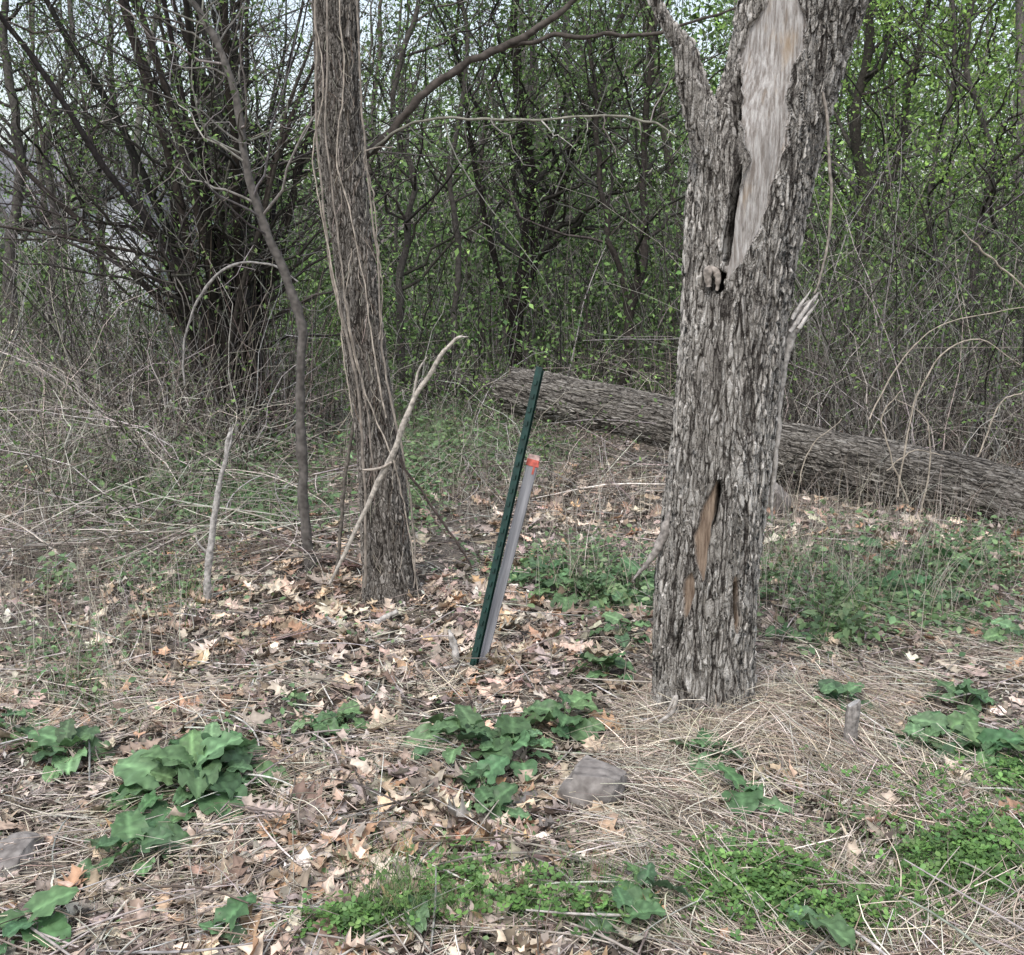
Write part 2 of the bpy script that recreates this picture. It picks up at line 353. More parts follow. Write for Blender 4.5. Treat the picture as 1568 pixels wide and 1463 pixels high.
def rosette(u,v,rad,nl):
    o=gnd(u,v);mb=MB();ang=np.arange(nl)*2.399+rng.uniform(0,6);fr=np.sqrt((np.arange(nl)+.6)/nl)
    C=pal(gcol,nl,.2)
    for k in range(nl):
        Lf=rng.uniform(.05,.125)*min(1.3,.62+rad*3.0)*(1.0 if v>1050 else .75);dr=max(rad*fr[k]*rng.uniform(.75,1.2)-Lf*.45,.01);d=np.array([math.cos(ang[k]),math.sin(ang[k])])
        hgt=.025+.09*(1-fr[k])*min(rad/.2,1.1)+rng.uniform(0,.03)
        xy=o[:2]+d*dr;base=np.array([*xy,gh(*xy)+hgt])
        pit=-(.75-.85*fr[k]+rng.normal(0,.2))
        R=rots(np.array([ang[k]+rng.normal(0,.4)]),np.array([pit]),np.array([rng.normal(0,.3)]))
        T=BL[rng.integers(0,5)];scatter(mb,T[0],T[1],base[None],R,np.array([[Lf,Lf*rng.uniform(.75,1.1),Lf*rng.uniform(.7,1.4)]]),C[k:k+1],T[2])
        P=spline([o-[0,0,.01],(o+base)/2+[0,0,.012],base],6);tubes(mb,P[None],np.full((1,6),.0018),(.2,.28,.14),5)
    return mb.build('burdock_plant',[M_green])
for q in [(300,1225,.23,36),(330,1180,.13,12),(205,1335,.14,10),(715,1165,.17,15),(790,1170,.14,12),(750,1265,.08,7),(740,1225,.09,5),(865,1130,.14,13),(105,1170,.14,12),(20,1120,.11,9),(520,1128,.10,8),(490,1135,.08,5),(925,1065,.12,10),(950,1005,.12,10),(905,930,.26,22),(975,915,.22,16),(850,905,.2,13),(1085,1195,.11,8),(1135,1252,.10,7),(1340,930,.25,18),(1410,930,.23,15),(1330,868,.24,12),(1430,880,.22,10),(1450,1155,.15,13),(1540,1190,.17,14),(1495,1185,.12,8),(1550,990,.15,10),(1395,1170,.11,9),(1475,1085,.13,8),(985,1400,.12,8),(960,1445,.1,6),(1245,1445,.1,7),(1195,930,.19,9),(1290,1110,.12,8),(50,1457,.1,6),(345,1457,.06,4),(640,1440,.07,4),(1200,990,.1,5)]:
    rosette(*q)

# clover
cl=[];cf=[]
for k in range(3):
    a0=k*2.094;bs=len(cl);ring=[(0,0),(.35,-.32),(.8,-.36),(1,0),(.8,.36),(.35,.32)]
    for (a,b_) in ring: cl.append([a*math.cos(a0)-b_*math.sin(a0),a*math.sin(a0)+b_*math.cos(a0),.25*a-.25*abs(b_)])
    cf+= [[bs,bs+1,bs+2,bs+3],[bs,bs+3,bs+4,bs+5]]
cl=np.array(cl);cf=np.array(cf)
for (u,v,ru,rv,n_) in ((1150,1375,125,65,1500),(1490,1350,125,60,1350),(1560,1235,60,30,380),(720,1395,120,55,330),(540,1445,90,20,280),(1330,1420,150,40,380),(1400,1250,150,60,230),(870,1430,120,30,180)):
    xs,ys=blob(u,v,ru,rv,n_);mb=MB();hz=rng.uniform(.01,.075,n_);pos=np.stack([xs,ys,gh(xs,ys)+hz],-1)
    scatter(mb,cl,cf,pos,rots(rng.uniform(0,6.28,n_),rng.normal(0,.3,n_),rng.normal(0,.3,n_)),rng.uniform(.009,.020,n_),pal([(.115,.22,.06),(.145,.265,.075),(.085,.17,.05)],n_,.2))
    P=np.stack([pos-np.stack([rng.normal(0,.01,n_),rng.normal(0,.01,n_),hz],-1),pos],1);tubes(mb,P,np.full((n_,2),.0007),(.14,.24,.08),3)
    mb.build('clover_patch',[M_green])

mb=MB()
hc=[(.12,.195,.09),(.15,.24,.10),(.09,.155,.07),(.19,.275,.13)]
for (u,v,ru,rv,n_,sz,hh) in ((260,755,210,65,4300,.055,.12),(380,790,150,50,1700,.05,.1),(700,700,140,60,2400,.055,.25),(880,880,140,50,1300,.04,.1),(950,930,100,50,600,.04,.1),(1330,900,220,90,2300,.042,.12),(1500,860,110,60,1100,.042,.1),(1450,960,160,40,500,.04,.08),(250,890,120,60,600,.035,.12),(100,1030,130,90,600,.03,.1),(500,1000,500,200,800,.025,.04),(800,1300,800,200,1700,.02,.03),(720,620,170,50,2400,.055,.3),(1280,980,60,50,400,.05,.15),(90,920,30,22,110,.04,.18),(450,1100,15,12,30,.035,.08),(400,1140,120,20,60,.03,.08),(330,700,340,50,2800,.055,.22),(640,770,60,60,700,.045,.14),(820,700,120,40,700,.045,.15),(1450,1220,200,150,900,.022,.04),(60,690,120,60,900,.05,.2)):
    xs,ys=blob(u,v,ru,rv,n_);pos=np.stack([xs,ys,gh(xs,ys)+.01+rng.uniform(.01,1,n_)**1.5*hh],-1)
    scatter(mb,OV[0],OV[1],pos,rots(rng.uniform(0,6.28,n_),rng.normal(-.2,.4,n_),rng.normal(0,.4,n_)),rng.uniform(.5,1.2,n_)*sz,pal(hc,n_,.22))
mb.build('ground_herbs',[M_green])
mb=MB()
def blades(u,v,ru,rv,n_,Lr,cols,r=(.001,.0022)):
    xs,ys=blob(u,v,ru,rv,n_);Ln=rng.uniform(*Lr,n_);a=rng.uniform(0,6.28,n_);ln=rng.uniform(.1,.7,n_)
    s=np.linspace(0,1,6);P=np.zeros((n_,6,3));P[:,:,0]=xs[:,None]+(np.cos(a)*ln*Ln)[:,None]*s**2;P[:,:,1]=ys[:,None]+(np.sin(a)*ln*Ln)[:,None]*s**2
    P[:,:,2]=gh(xs,ys)[:,None]+Ln[:,None]*(s-.3*ln[:,None]*s**2)
    tubes(mb,P,rng.uniform(*r,n_)[:,None]*(1-.85*s),pal(cols,n_,.2),3)
gg=[(.15,.25,.08),(.19,.30,.11),(.12,.20,.08),(.27,.33,.17)]
for q in ((600,1420,55,40,110,(.08,.26),gg),(640,1440,100,20,220,(.04,.14),gg),(150,1070,70,50,90,(.05,.16),gg),(270,920,60,40,90,(.06,.2),gg),(1290,970,60,40,160,(.08,.25),gg),(900,1400,150,60,450,(.03,.12),gg),(1100,1300,900,300,1400,(.02,.08),gg),(1430,1400,240,90,1300,(.03,.10),gg),(1190,880,60,60,120,(.06,.25),gg),(680,680,160,50,700,(.1,.4),gg),(300,780,300,80,700,(.06,.25),gg),(1300,640,400,100,300,(.06,.3),gg)):
    blades(*q)
mb.build('grass_tufts',[M_green])
mb=MB()
dead=[(.48,.43,.36),(.40,.35,.29),(.56,.51,.44),(.28,.24,.20)]
for q in ((200,800,330,120,700),(850,760,260,90,600),(1350,790,330,90,750),(1350,920,250,70,350),(900,900,150,60,120),(650,690,200,70,450),(150,1000,200,120,250),(1150,900,150,80,150)):
    blades(*q,(.1,.5),dead,(.001,.0026))
mb.build('dead_weed_stalks',[M_straw])

# ------------------------------------------------------------ big furrowed tree
def trunk(name,prof,Y0,nth,dz,ext,mat,patches=(),lump=.05,flare=.18,seed=0,ztop=3.0):
    r_=np.random.default_rng(seed);q=[]
    for (v,cx,wd) in prof:
        pt=at(cx,v,Y0);q.append([pt[2],pt[0],Y0,wd/2/F*dep(pt)])
    q=[ [q[0][0]-.25,q[0][1],Y0,q[0][3]*1.02] ]+q+[[e[2],e[0],e[1],e[3]] for e in ext]
    q=np.array(q);zs=np.r_[np.arange(q[0,0],ztop,dz),np.arange(ztop,q[-1,0],.04)]
    def sm(col):
        zz=np.linspace(q[0,0],q[-1,0],600);a=np.interp(zz,q[:,0],q[:,col]);k=np.hanning(19);k/=k.sum()
        a=np.convolve(np.pad(a,9,'edge'),k,'valid');return np.interp(zs,zz,a)
    cx,cy,rr=sm(1),sm(2),sm(3)
    th=np.arange(nth)*2*math.pi/nth;T,Zz=np.meshgrid(th,zs)
    lm=np.zeros_like(T)
    for k in range(12):
        a=r_.integers(1,6);lm+=np.sin(a*T+r_.uniform(1,9)*Zz+r_.uniform(0,6))/12**.5
    fl=flare*np.exp(-np.clip(Zz+.02,0,9)/.10)*(1+.5*np.sin(5*T+1)+.3*np.sin(3*T))
    Rr=rr[:,None]*(1+lump*lm+fl)
    V=np.stack([cx[:,None]+Rr*np.cos(T),cy[:,None]+Rr*np.sin(T),Zz],-1)
    ns=len(zs);i,j=np.meshgrid(np.arange(nth),np.arange(ns-1));a=(j*nth+i).ravel();b_=(j*nth+(i+1)%nth).ravel()
    mb=MB();mb.add(V,np.stack([a,b_,b_+nth,a+nth],-1),(.2,.2,.2))
    at_={'wood':np.zeros(V.shape[0]*nth),'rust':np.zeros(V.shape[0]*nth),'hole':np.zeros(V.shape[0]*nth)}
    S_=np.cos(T);fr=np.sin(T)<.2
    for kind,pts in patches:
        pz=np.array([[at(1100,k[0],Y0-.15)[2],k[1],k[2]] for k in pts][::-1])
        c_=np.interp(Zz,pz[:,0],pz[:,1]);hw=np.interp(Zz,pz[:,0],pz[:,2],left=0,right=0 if pts[0][0]>0 else pz[-1,2])
        hw=hw*(1+.13*np.sin(Zz*23)+.07*np.sin(Zz*71+1));c_=c_+.03*np.sin(Zz*17)
        mk=np.clip((hw-np.abs(S_-c_))/.05+.5,0,1)*fr*(hw>.004)
        if kind=='rust': at_['wood']=np.maximum(at_['wood'],mk.ravel())
        at_[kind]=np.maximum(at_[kind],mk.ravel())
    return mb.build(name,[mat],attrs=at_)
patches=[('wood',[(-60,-.45,.26),(0,-.5,.27),(50,-.47,.42),(100,-.42,.44),(160,-.27,.40),(210,-.12,.31),(250,-.05,.26),(300,-.12,.30),(350,-.2,.25),(400,-.36,.16),(428,-.48,.05)]),
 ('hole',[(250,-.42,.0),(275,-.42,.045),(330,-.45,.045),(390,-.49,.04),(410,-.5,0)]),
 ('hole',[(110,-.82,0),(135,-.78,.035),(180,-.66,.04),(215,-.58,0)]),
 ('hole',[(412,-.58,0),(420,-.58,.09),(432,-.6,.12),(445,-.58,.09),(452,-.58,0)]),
 ('rust',[(735,-.22,.0),(752,-.25,.07),(775,-.34,.12),(820,-.38,.17),(850,-.34,.12),(885,-.28,.03),(892,-.28,0)]),
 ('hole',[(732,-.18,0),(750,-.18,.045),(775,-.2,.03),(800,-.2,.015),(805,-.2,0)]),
 ('rust',[(878,-.5,0),(890,-.54,.09),(915,-.56,.12),(940,-.6,.06),(952,-.6,0)]),
 ('rust',[(875,.36,0),(890,.36,.06),(930,.38,.08),(960,.44,.06),(972,.44,0)]),
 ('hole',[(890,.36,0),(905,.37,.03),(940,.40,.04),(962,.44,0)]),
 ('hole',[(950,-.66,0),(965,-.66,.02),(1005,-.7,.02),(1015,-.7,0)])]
TY=3.62
A=trunk('furrowed_bark_tree',[(1135,1075,154),(1000,1077,151),(900,1083,152),(800,1092,155),(700,1102,153),(600,1112,154),(500,1122,156),(400,1135,166),(300,1148,184),(220,1160,194),(180,1175,188),(100,1202,178),(0,1228,200),(-60,1250,205)],TY,340,.0036,
  [(1.3,3.72,3.2,.2),(1.7,3.92,4.3,.17),(1.95,4.02,5.6,.13),(2.25,4.,7.5,.06),(2.35,4.,8.5,.01)],M_barkA,patches,.03,.10,3,2.75)
mb=MB()
q=[]
for (u,v,wd) in ((1125,330,40),(1095,240,62),(1073,170,52),(1058,120,44),(1047,75,36),(1033,55,26),(1018,30,18),(1000,-10,18),(985,-60,16),(950,-200,10),(900,-420,3)):
    pt=at(u,v,TY-.06);q.append([*pt,wd/2/F*dep(pt)])
q=spline(q,420);tubes(mb,q[None,:,:3],q[None,:,3],(.2,.2,.2),90)
mb.build('left_limb',[M_barkA],parent=A)
mb=MB()
G=(.36,.335,.31)
stem(mb,[(1180,800,3),(1184,740,8),(1189,680,9),(1194,620,9),(1201,560,12),(1210,515,17),(1222,490,20),(1236,470,13),(1247,457,7),(1257,446,1)],TY-.02,G,90,9,.0012)
for du,dv in ((-6,8),(4,-4),(-3,-12),(8,3)):
    stem(mb,[(1216+du,500+dv,7),(1230+du,478+dv,5),(1246+du,455+dv,1)],TY-.045,(.46,.435,.41),12,5,.001)
stem(mb,[(1035,780,22),(1014,825,17),(997,855,10),(980,875,6),(968,890,1)],TY-.04,(.26,.235,.215),30,8,.0015)
stem(mb,[(1085,440,8),(1083,420,13),(1091,412,11),(1100,425,10),(1098,445,5)],TY-.14,(.28,.245,.215),24,8,.0012)
stem(mb,[(1225,10,5),(1238,70,5),(1262,150,5),(1270,240,5),(1272,330,4),(1262,400,4),(1248,450,3)],TY-.14,(.26,.23,.20),50,6,.001)
stem(mb,[(1022,1090,3),(1035,1065,6),(1030,1090,8),(1008,1107,5)],TY-.25,(.36,.33,.3),12,5)
mb.build('broken_stubs',[M_wood],parent=A)

# ------------------------------------------------------------ vine covered tree
B=trunk('vine_covered_tree',[(940,602,84),(880,596,78),(850,592,75),(750,588,72),(650,575,64),(600,568,62),(500,556,62),(400,543,62),(300,530,64),(200,521,66),(100,515,68),(0,512,70),(-60,510,70)],5.03,220,.005,
  [(-.82,5.1,4.2,.1),(-.9,5.1,6.5,.06),(-1.,5.1,9,.01)],M_barkB,(),.05,.3,8,3.4)
mb=MB();V1=(.36,.315,.265);V2=(.24,.21,.18)
for keys in ([(483,-60,7),(484,60,7),(486,200,7),(497,320,7),(510,420,8),(532,520,8),(545,600,7),(550,680,8),(556,780,8),(560,900,9)],
 [(498,-60,5),(503,80,5),(499,200,5),(512,300,5),(527,420,5),(540,520,5),(560,620,5),(575,740,5)],
 [(545,-60,6),(550,100,6),(558,200,6),(564,300,6),(578,400,6),(584,500,6),(586,560,6),(600,640,6),(622,740,6),(632,850,5),(640,900,5)],
 [(600,225,3),(560,235,4),(575,300,4),(580,380,4),(584,440,4),(583,520,4)],
 [(520,0,4),(530,120,4),(515,240,4),(540,330,4),(560,440,4),(575,540,5),(590,640,5)],
 [(483,30,3),(494,130,4),(480,240,4),(492,330,4),(520,470,4),(528,560,4),(540,640,4)],
 [(640,920,3),(625,800,4),(600,700,4),(562,600,4),(530,480,4),(535,380,3)]):
    stem(mb,[(a+rng.normal(0,2),b_,c_,rng.uniform(-.015,.01)) for a,b_,c_ in keys],4.885,V1 if rng.random()<.6 else V2,80,6,.0018,0,.6)
n_=200;vv=[]
for k in range(n_):
    v0=rng.uniform(0,880);cx=np.interp(v0,[0,200,400,600,750,925],[512,521,543,568,588,600]);hw=34
    u0=cx+rng.uniform(-1,1)*hw;p0=at(u0,v0,4.91);p1=p0+np.array([rng.normal(0,.03),rng.uniform(-.04,0),rng.uniform(-.14,-.03)]);vv.append(spline([p0,(p0+p1)/2+rng.normal(0,.008,3),p1],5))
tubes(mb,np.array(vv),np.full((n_,5),.0011),pal([V1,V2,(.12,.09,.07)],n_),4)
mb.build('climbing_vine',[M_twig],parent=B)
mb=MB();D=(.075,.064,.056)
stem(mb,[(560,240,14),(610,190,13),(660,135,12),(720,95,12),(780,70,12),(830,40,10),(890,-10,8),(960,-80,5)],5.22,D,50,7,.004)
stem(mb,[(770,74,10),(840,57,9),(920,52,8),(1000,52,7),(1100,20,5),(1180,0,3)],5.22,D,45,6,.004,0,.8)
P2,R2=stem(mb,[(565,235,6),(590,212,6),(640,186,6),(710,182,6),(800,184,6),(900,178,6),(990,186,6),(1035,208,4)],5.17,(.22,.21,.175),60,6,.003,0,.65)
mb.build('side_branches',[M_twig],parent=B)

# ------------------------------------------------------------ generic branching
def kids(P,R,per,Lr,spread,up,rf,S=7,tmin=.3,jit=.035,rmin=.002):
    N_,Sp=P.shape[:2];idx=np.repeat(np.arange(N_),per);n_=len(idx);t_=rng.uniform(tmin,.98,n_);f=t_*(Sp-1);i0=f.astype(int);fr=(f-i0)[:,None]
    a,b_=P[idx,i0],P[idx,i0+1];st=a*(1-fr)+b_*fr;tg=nrm(b_-a);r0=np.maximum((R[idx,i0]*(1-fr[:,0])+R[idx,i0+1]*fr[:,0])*rf,rmin)
    pr=rng.normal(0,1,(n_,3));pr=nrm(pr-(pr*tg).sum(1,keepdims=True)*tg)
    d=nrm(tg*(1-spread)+pr*spread+np.array([0,0,up]));Ln=rng.uniform(*Lr,n_)*(1.15-.6*t_)
    s=np.linspace(0,1,S);bd=rng.normal(0,.25,(n_,3))+np.array([0,0,.12])
    Pk=st[:,None]+Ln[:,None,None]*(d[:,None]*s[None,:,None]+bd[:,None]*(s**2)[None,:,None])
    Pk=Pk+np.cumsum(rng.normal(0,jit,(n_,S,3))*(s>0)[None,:,None],1)*Ln[:,None,None]
    return Pk,r0[:,None]*(1-.75*s)
def leaves(mb,P,n_,sz,cols,spread=.05,mi=1,var=.25,tmin=.2):
    N_,S=P.shape[:2];idx=rng.integers(0,N_,n_);f=rng.uniform(tmin,.999,n_)*(S-1);i0=f.astype(int);fr=(f-i0)[:,None]
    pos=P[idx,i0]*(1-fr)+P[idx,i0+1]*fr+rng.normal(0,spread,(n_,3))
    pos=pos[pos[:,2]>.05];n_=len(pos)
    scatter(mb,RH[0],RH[1],pos,rots(rng.uniform(0,6.28,n_),rng.normal(0,.7,n_),rng.normal(0,.7,n_)),rng.uniform(.5,1.4,n_)*sz,pal(cols,n_,var),None,mi)
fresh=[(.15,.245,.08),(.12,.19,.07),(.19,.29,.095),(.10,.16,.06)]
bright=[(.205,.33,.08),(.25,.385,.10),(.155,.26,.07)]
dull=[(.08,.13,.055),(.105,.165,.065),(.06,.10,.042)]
darkb=[(.055,.049,.044),(.08,.072,.064),(.04,.036,.032)]
grayb=[(.21,.197,.178),(.14,.13,.118),(.31,.29,.265)]

mb=MB()
P1,R1=stem(mb,[(480,895,20),(468,800,17),(462,700,17),(459,600,16),(462,500,16),(432,410,15),(388,300,14),(372,220,13),(362,150,13),(340,85,12),(310,25,11),(270,-30,9),(200,-140,5)],5.42,(.12,.109,.10),90,10,.002,0,.9)
a,b_=kids(P1[None],R1[None],24,(.4,1.1),.7,.25,.35,8,.45);tubes(mb,a,b_,pal(grayb,len(a)),4)
c_,d_=kids(a,b_,5,(.15,.45),.6,.1,.6,6,.3,rmin=.0012);tubes(mb,c_,d_,pal(grayb,len(c_)),3)
leaves(mb,c_,900,.026,fresh,.02)
mb.build('curved_sapling',[M_twig,M_fol])
a,b_=kids(P2[None],R2[None],14,(.2,.7),.8,-.2,.7,8,.1,rmin=.0015)
mb=MB();tubes(mb,a,b_,pal(grayb,len(a)),3);leaves(mb,a,200,.025,fresh,.015);mb.build('side_twigs',[M_twig,M_fol],parent=B)
mb=MB()
stem(mb,[(283,590,4),(281,540,5),(290,490,6),(315,440,7),(345,412,7),(375,402,6),(420,408,5),(455,430,4)],5.7,(.26,.245,.23),36,6,.002,0,.7)
stem(mb,[(315,940,13),(318,880,13),(325,820,12),(332,760,10),(343,710,8),(350,668,8),(354,655,3)],4.95,(.36,.34,.32),34,8,.002,0,.9)
stem(mb,[(345,700,6),(352,680,5),(357,650,1)],4.95,(.42,.40,.38),8,5)
stem(mb,[(322,850,5),(305,835,4),(298,815,1)],4.95,(.3,.28,.26),8,5)
mb.build('dead_standing_stick',[M_wood])
mb=MB()
stem(mb,[(505,895,7),(535,830,9),(565,770,11),(590,720,13),(607,680,13),(625,630,11),(650,585,10),(675,545,9),(698,520,7),(706,513,2)],4.77,(.38,.345,.30),36,8,.0022,0,.72)
stem(mb,[(686,534,6),(700,518,5),(717,516,1)],4.77,(.42,.39,.35),8,5)
stem(mb,[(632,615,5),(640,570,4),(655,545,1)],4.77,(.36,.33,.29),8,5)
stem(mb,[(555,720,3),(580,718,5),(600,708,4)],4.75,(.32,.28,.24),8,5)
mb.build('leaning_dead_branch',[M_wood])
mb=MB()
for keys,Y in (([(500,985,8),(535,975,12),(575,955,11),(608,935,7)],4.68),([(500,945,5),(520,960,8),(545,970,6)],4.68),([(688,965,5),(694,985,12),(700,1008,11),(706,1026,6)],4.13),([(640,1035,3),(690,1022,6),(720,1016,3)],4.08)):
    stem(mb,[(a,b_,c_) for a,b_,c_ in keys],Y,(.40,.375,.35),20,7,.002)
stem(mb,[(610,700,4),(650,760,4),(700,830,4),(722,870,3)],4.87,(.07,.055,.05),26,5,.002)
stem(mb,[(515,890,9),(522,800,8),(530,720,8),(545,640,7),(570,590,5)],5.22,(.13,.115,.1),34,6,.002,0,.8)
mb.build('fallen_branches',[M_wood])

# ------------------------------------------------------------ multi-stem shrub
mb=MB();n_=34;S=14;s=np.linspace(0,1,S)
x0=-2.32+rng.normal(0,.14,n_);y0=9.4+rng.normal(0,.18,n_);x1=-2.35+rng.normal(0,1.1,n_);y1=9.4+rng.normal(0,.7,n_);z1=rng.uniform(3.,6.0,n_)
P=np.stack([x0[:,None]+(x1-x0)[:,None]*s**1.35,y0[:,None]+(y1-y0)[:,None]*s**1.3,-.05+z1[:,None]*s**.95],-1)
P[:,1:]+=np.cumsum(rng.normal(0,.026,(n_,S-1,3)),1);R=rng.uniform(.022,.052,n_)[:,None]*(1-.75*s)
tubes(mb,P,R,pal([(.04,.034,.03),(.055,.047,.042),(.027,.024,.022)],n_),7)
a,b_=kids(P,R,12,(.5,2.0),.68,.1,.5,8,.2,rmin=.005);tubes(mb,a,b_,pal(darkb,len(a)),4)
c_,d_=kids(a,b_,6,(.25,.9),.65,.05,.6,6,.2,rmin=.003);tubes(mb,c_,d_,pal(darkb+grayb,len(c_)),3)
leaves(mb,c_,10500,.04,fresh,.04)
n_=220;q=np.stack([-2.3+rng.normal(0,.3,n_),9.3+rng.normal(0,.25,n_),np.full(n_,-.02)],-1);e=q+np.stack([rng.normal(0,.4,n_),rng.normal(0,.3,n_),rng.uniform(.5,1.9,n_)],-1)
ss=np.linspace(0,1,6);P=q[:,None]+(e-q)[:,None]*ss[None,:,None];P[:,:,0]+=rng.normal(0,.12,n_)[:,None]*ss**2
tubes(mb,P,np.full((n_,1),.006)*(1-.6*ss),pal([(.16,.13,.11),(.09,.075,.065),(.28,.245,.215)],n_),3)
mb.build('multi_stem_shrub',[M_twig,M_fol])

# ------------------------------------------------------------ mid-distance named trees
def tree(name,keysets,Y,col,nk,nleaf,lsz,cols,Lr=(1.,2.6)):
    mb=MB()
    for keys in keysets:
        P,R=stem(mb,keys,Y,col,30,8,.018)
        a,b_=kids(P[None],R[None],nk,Lr,.65,.2,.45,9,.25,rmin=.006);tubes(mb,a,b_,pal(darkb,len(a)),4)
        c_,d_=kids(a,b_,6,(.4,1.1),.6,.1,.6,7,.25,rmin=.003);tubes(mb,c_,d_,pal(darkb+grayb,len(c_)),3)
        leaves(mb,c_,nleaf,lsz,cols,.08)
    return mb.build(name,[M_twig,M_fol])
tree('understory_tree',[[(788,600,22),(790,480,22),(800,400,22),(816,300,20),(802,190,18),(790,60,14),(800,-80,9),(810,-300,3)],[(793,480,14),(830,370,15),(862,270,14),(886,200,12),(930,80,9),(990,-60,5)],[(788,560,12),(770,440,11),(742,330,9),(720,200,8),(700,60,6),(690,-90,3)]],13,(.024,.02,.018),18,2700,.048,fresh)
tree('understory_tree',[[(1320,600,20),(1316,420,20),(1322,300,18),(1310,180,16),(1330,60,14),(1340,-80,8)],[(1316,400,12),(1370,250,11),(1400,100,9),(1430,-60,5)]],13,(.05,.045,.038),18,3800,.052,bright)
tree('understory_tree',[[(955,590,16),(972,440,15),(985,300,12),(990,150,10),(1010,-20,8)],[(965,500,10),(930,350,9),(915,200,8),(900,30,5)]],12,(.05,.043,.038),16,2300,.046,fresh)
tree('understory_tree',[[(20,560,20),(15,400,18),(30,250,15),(10,100,12),(0,-80,9)],[(60,560,12),(85,380,11),(70,220,10),(105,60,8),(95,-80,5)]],13,(.09,.082,.075),20,3000,.045,fresh,(.8,3.0))
tree('understory_tree',[[(165,560,11),(158,400,10),(150,260,9),(170,120,8),(160,-60,5)]],14,(.08,.073,.065),22,1800,.045,fresh,(.8,3.0))
tree('understory_tree',[[(620,580,12),(612,450,12),(625,300,10),(605,150,9),(640,-20,7)],[(690,560,10),(700,420,10),(690,260,9),(715,100,7),(700,-60,5)]],12,(.08,.072,.065),16,2000,.043,fresh)
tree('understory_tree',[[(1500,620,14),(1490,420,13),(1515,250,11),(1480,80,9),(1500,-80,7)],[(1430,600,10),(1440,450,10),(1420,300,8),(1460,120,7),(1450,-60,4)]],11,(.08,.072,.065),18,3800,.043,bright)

# ------------------------------------------------------------ background woods
mb=MB();n_=125;S=12;s=np.linspace(0,1,S)
y0=rng.uniform(16,50,n_);x0=rng.uniform(-.62,.62,n_)*y0;hgt=rng.uniform(6,14,n_)
left=x0/y0<-.12;hgt=np.where(left,hgt*.8,hgt)
P=np.stack([x0[:,None]+rng.normal(0,1.2,n_)[:,None]*s**1.5,y0[:,None]+rng.normal(0,.6,n_)[:,None]*s,-.1+hgt[:,None]*s],-1)
P[:,1:]+=np.cumsum(rng.normal(0,.08,(n_,S-1,3)),1);R=rng.uniform(.035,.11,n_)[:,None]*(1-.8*s)
tubes(mb,P,R,pal([(.06,.053,.047),(.09,.082,.073),(.14,.13,.118)],n_),6)  # trunk colours lightened and greyed to stand in for distance haze
a,b_=kids(P,R,16,(1.2,3.4),.65,.2,.45,8,.15,rmin=.01);tubes(mb,a,b_,pal(darkb+grayb,len(a)),3)
c_,d_=kids(a,b_,6,(.5,1.5),.6,.1,.6,6,.2,rmin=.006);tubes(mb,c_,d_,pal(darkb+grayb,len(c_)),3)
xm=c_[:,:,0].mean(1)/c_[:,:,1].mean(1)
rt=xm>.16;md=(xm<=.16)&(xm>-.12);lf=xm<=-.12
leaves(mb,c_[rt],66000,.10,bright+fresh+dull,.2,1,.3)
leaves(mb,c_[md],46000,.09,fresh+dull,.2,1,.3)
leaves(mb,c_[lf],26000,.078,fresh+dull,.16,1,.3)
mb.build('background_trees',[M_twig,M_far])
mb=MB();n_=60000
y=rng.uniform(15,32,n_);xr=rng.uniform(-.58,.62,n_);z=rng.random(n_)**1.1*np.where(xr>-.13,3.9,1.8)*(1+.3*np.sin(xr*23+y)+.2*np.sin(xr*51-y*2))
clump=np.sin(xr*y*2.1+z*1.9)+np.sin(z*2.7+y*1.9+xr*5)+np.sin(xr*y*4.3-z*2)
k=(clump>-.4)&(z>.03);y,xr,z=y[k],xr[k],z[k];n_=len(y)
scatter(mb,RH[0],RH[1],np.stack([xr*y,y,z],-1),rots(rng.uniform(0,6.28,n_),rng.normal(0,.8,n_),rng.normal(0,.8,n_)),rng.uniform(.05,.14,n_),pal(dull+dull+fresh,n_,.35))
mb.build('shrub_foliage',[M_far])
mb=MB();n_=75000
y=rng.uniform(48,80,n_);xr=rng.uniform(-.65,.7,n_);base=np.clip((y-45)/60,0,1)**2*8
top=np.where(xr>.1,17,np.where(xr>-.1,11,6.5))*(1+.25*np.sin(xr*31)+.15*np.sin(xr*67+y*.3))
z=base+rng.random(n_)**.9*top
clump=np.sin(xr*y*1.1+z*.7)+np.sin(z*1.7+y*.9+xr*5)+np.sin(xr*y*2.3-z)
k=clump>-.9;y,xr,z=y[k],xr[k],z[k];n_=len(y)
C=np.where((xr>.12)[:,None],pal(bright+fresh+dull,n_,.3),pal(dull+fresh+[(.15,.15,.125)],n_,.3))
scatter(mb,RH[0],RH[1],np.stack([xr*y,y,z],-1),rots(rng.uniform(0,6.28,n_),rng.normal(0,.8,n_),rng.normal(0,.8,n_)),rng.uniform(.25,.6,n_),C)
mb.build('distant_woodland',[M_far])

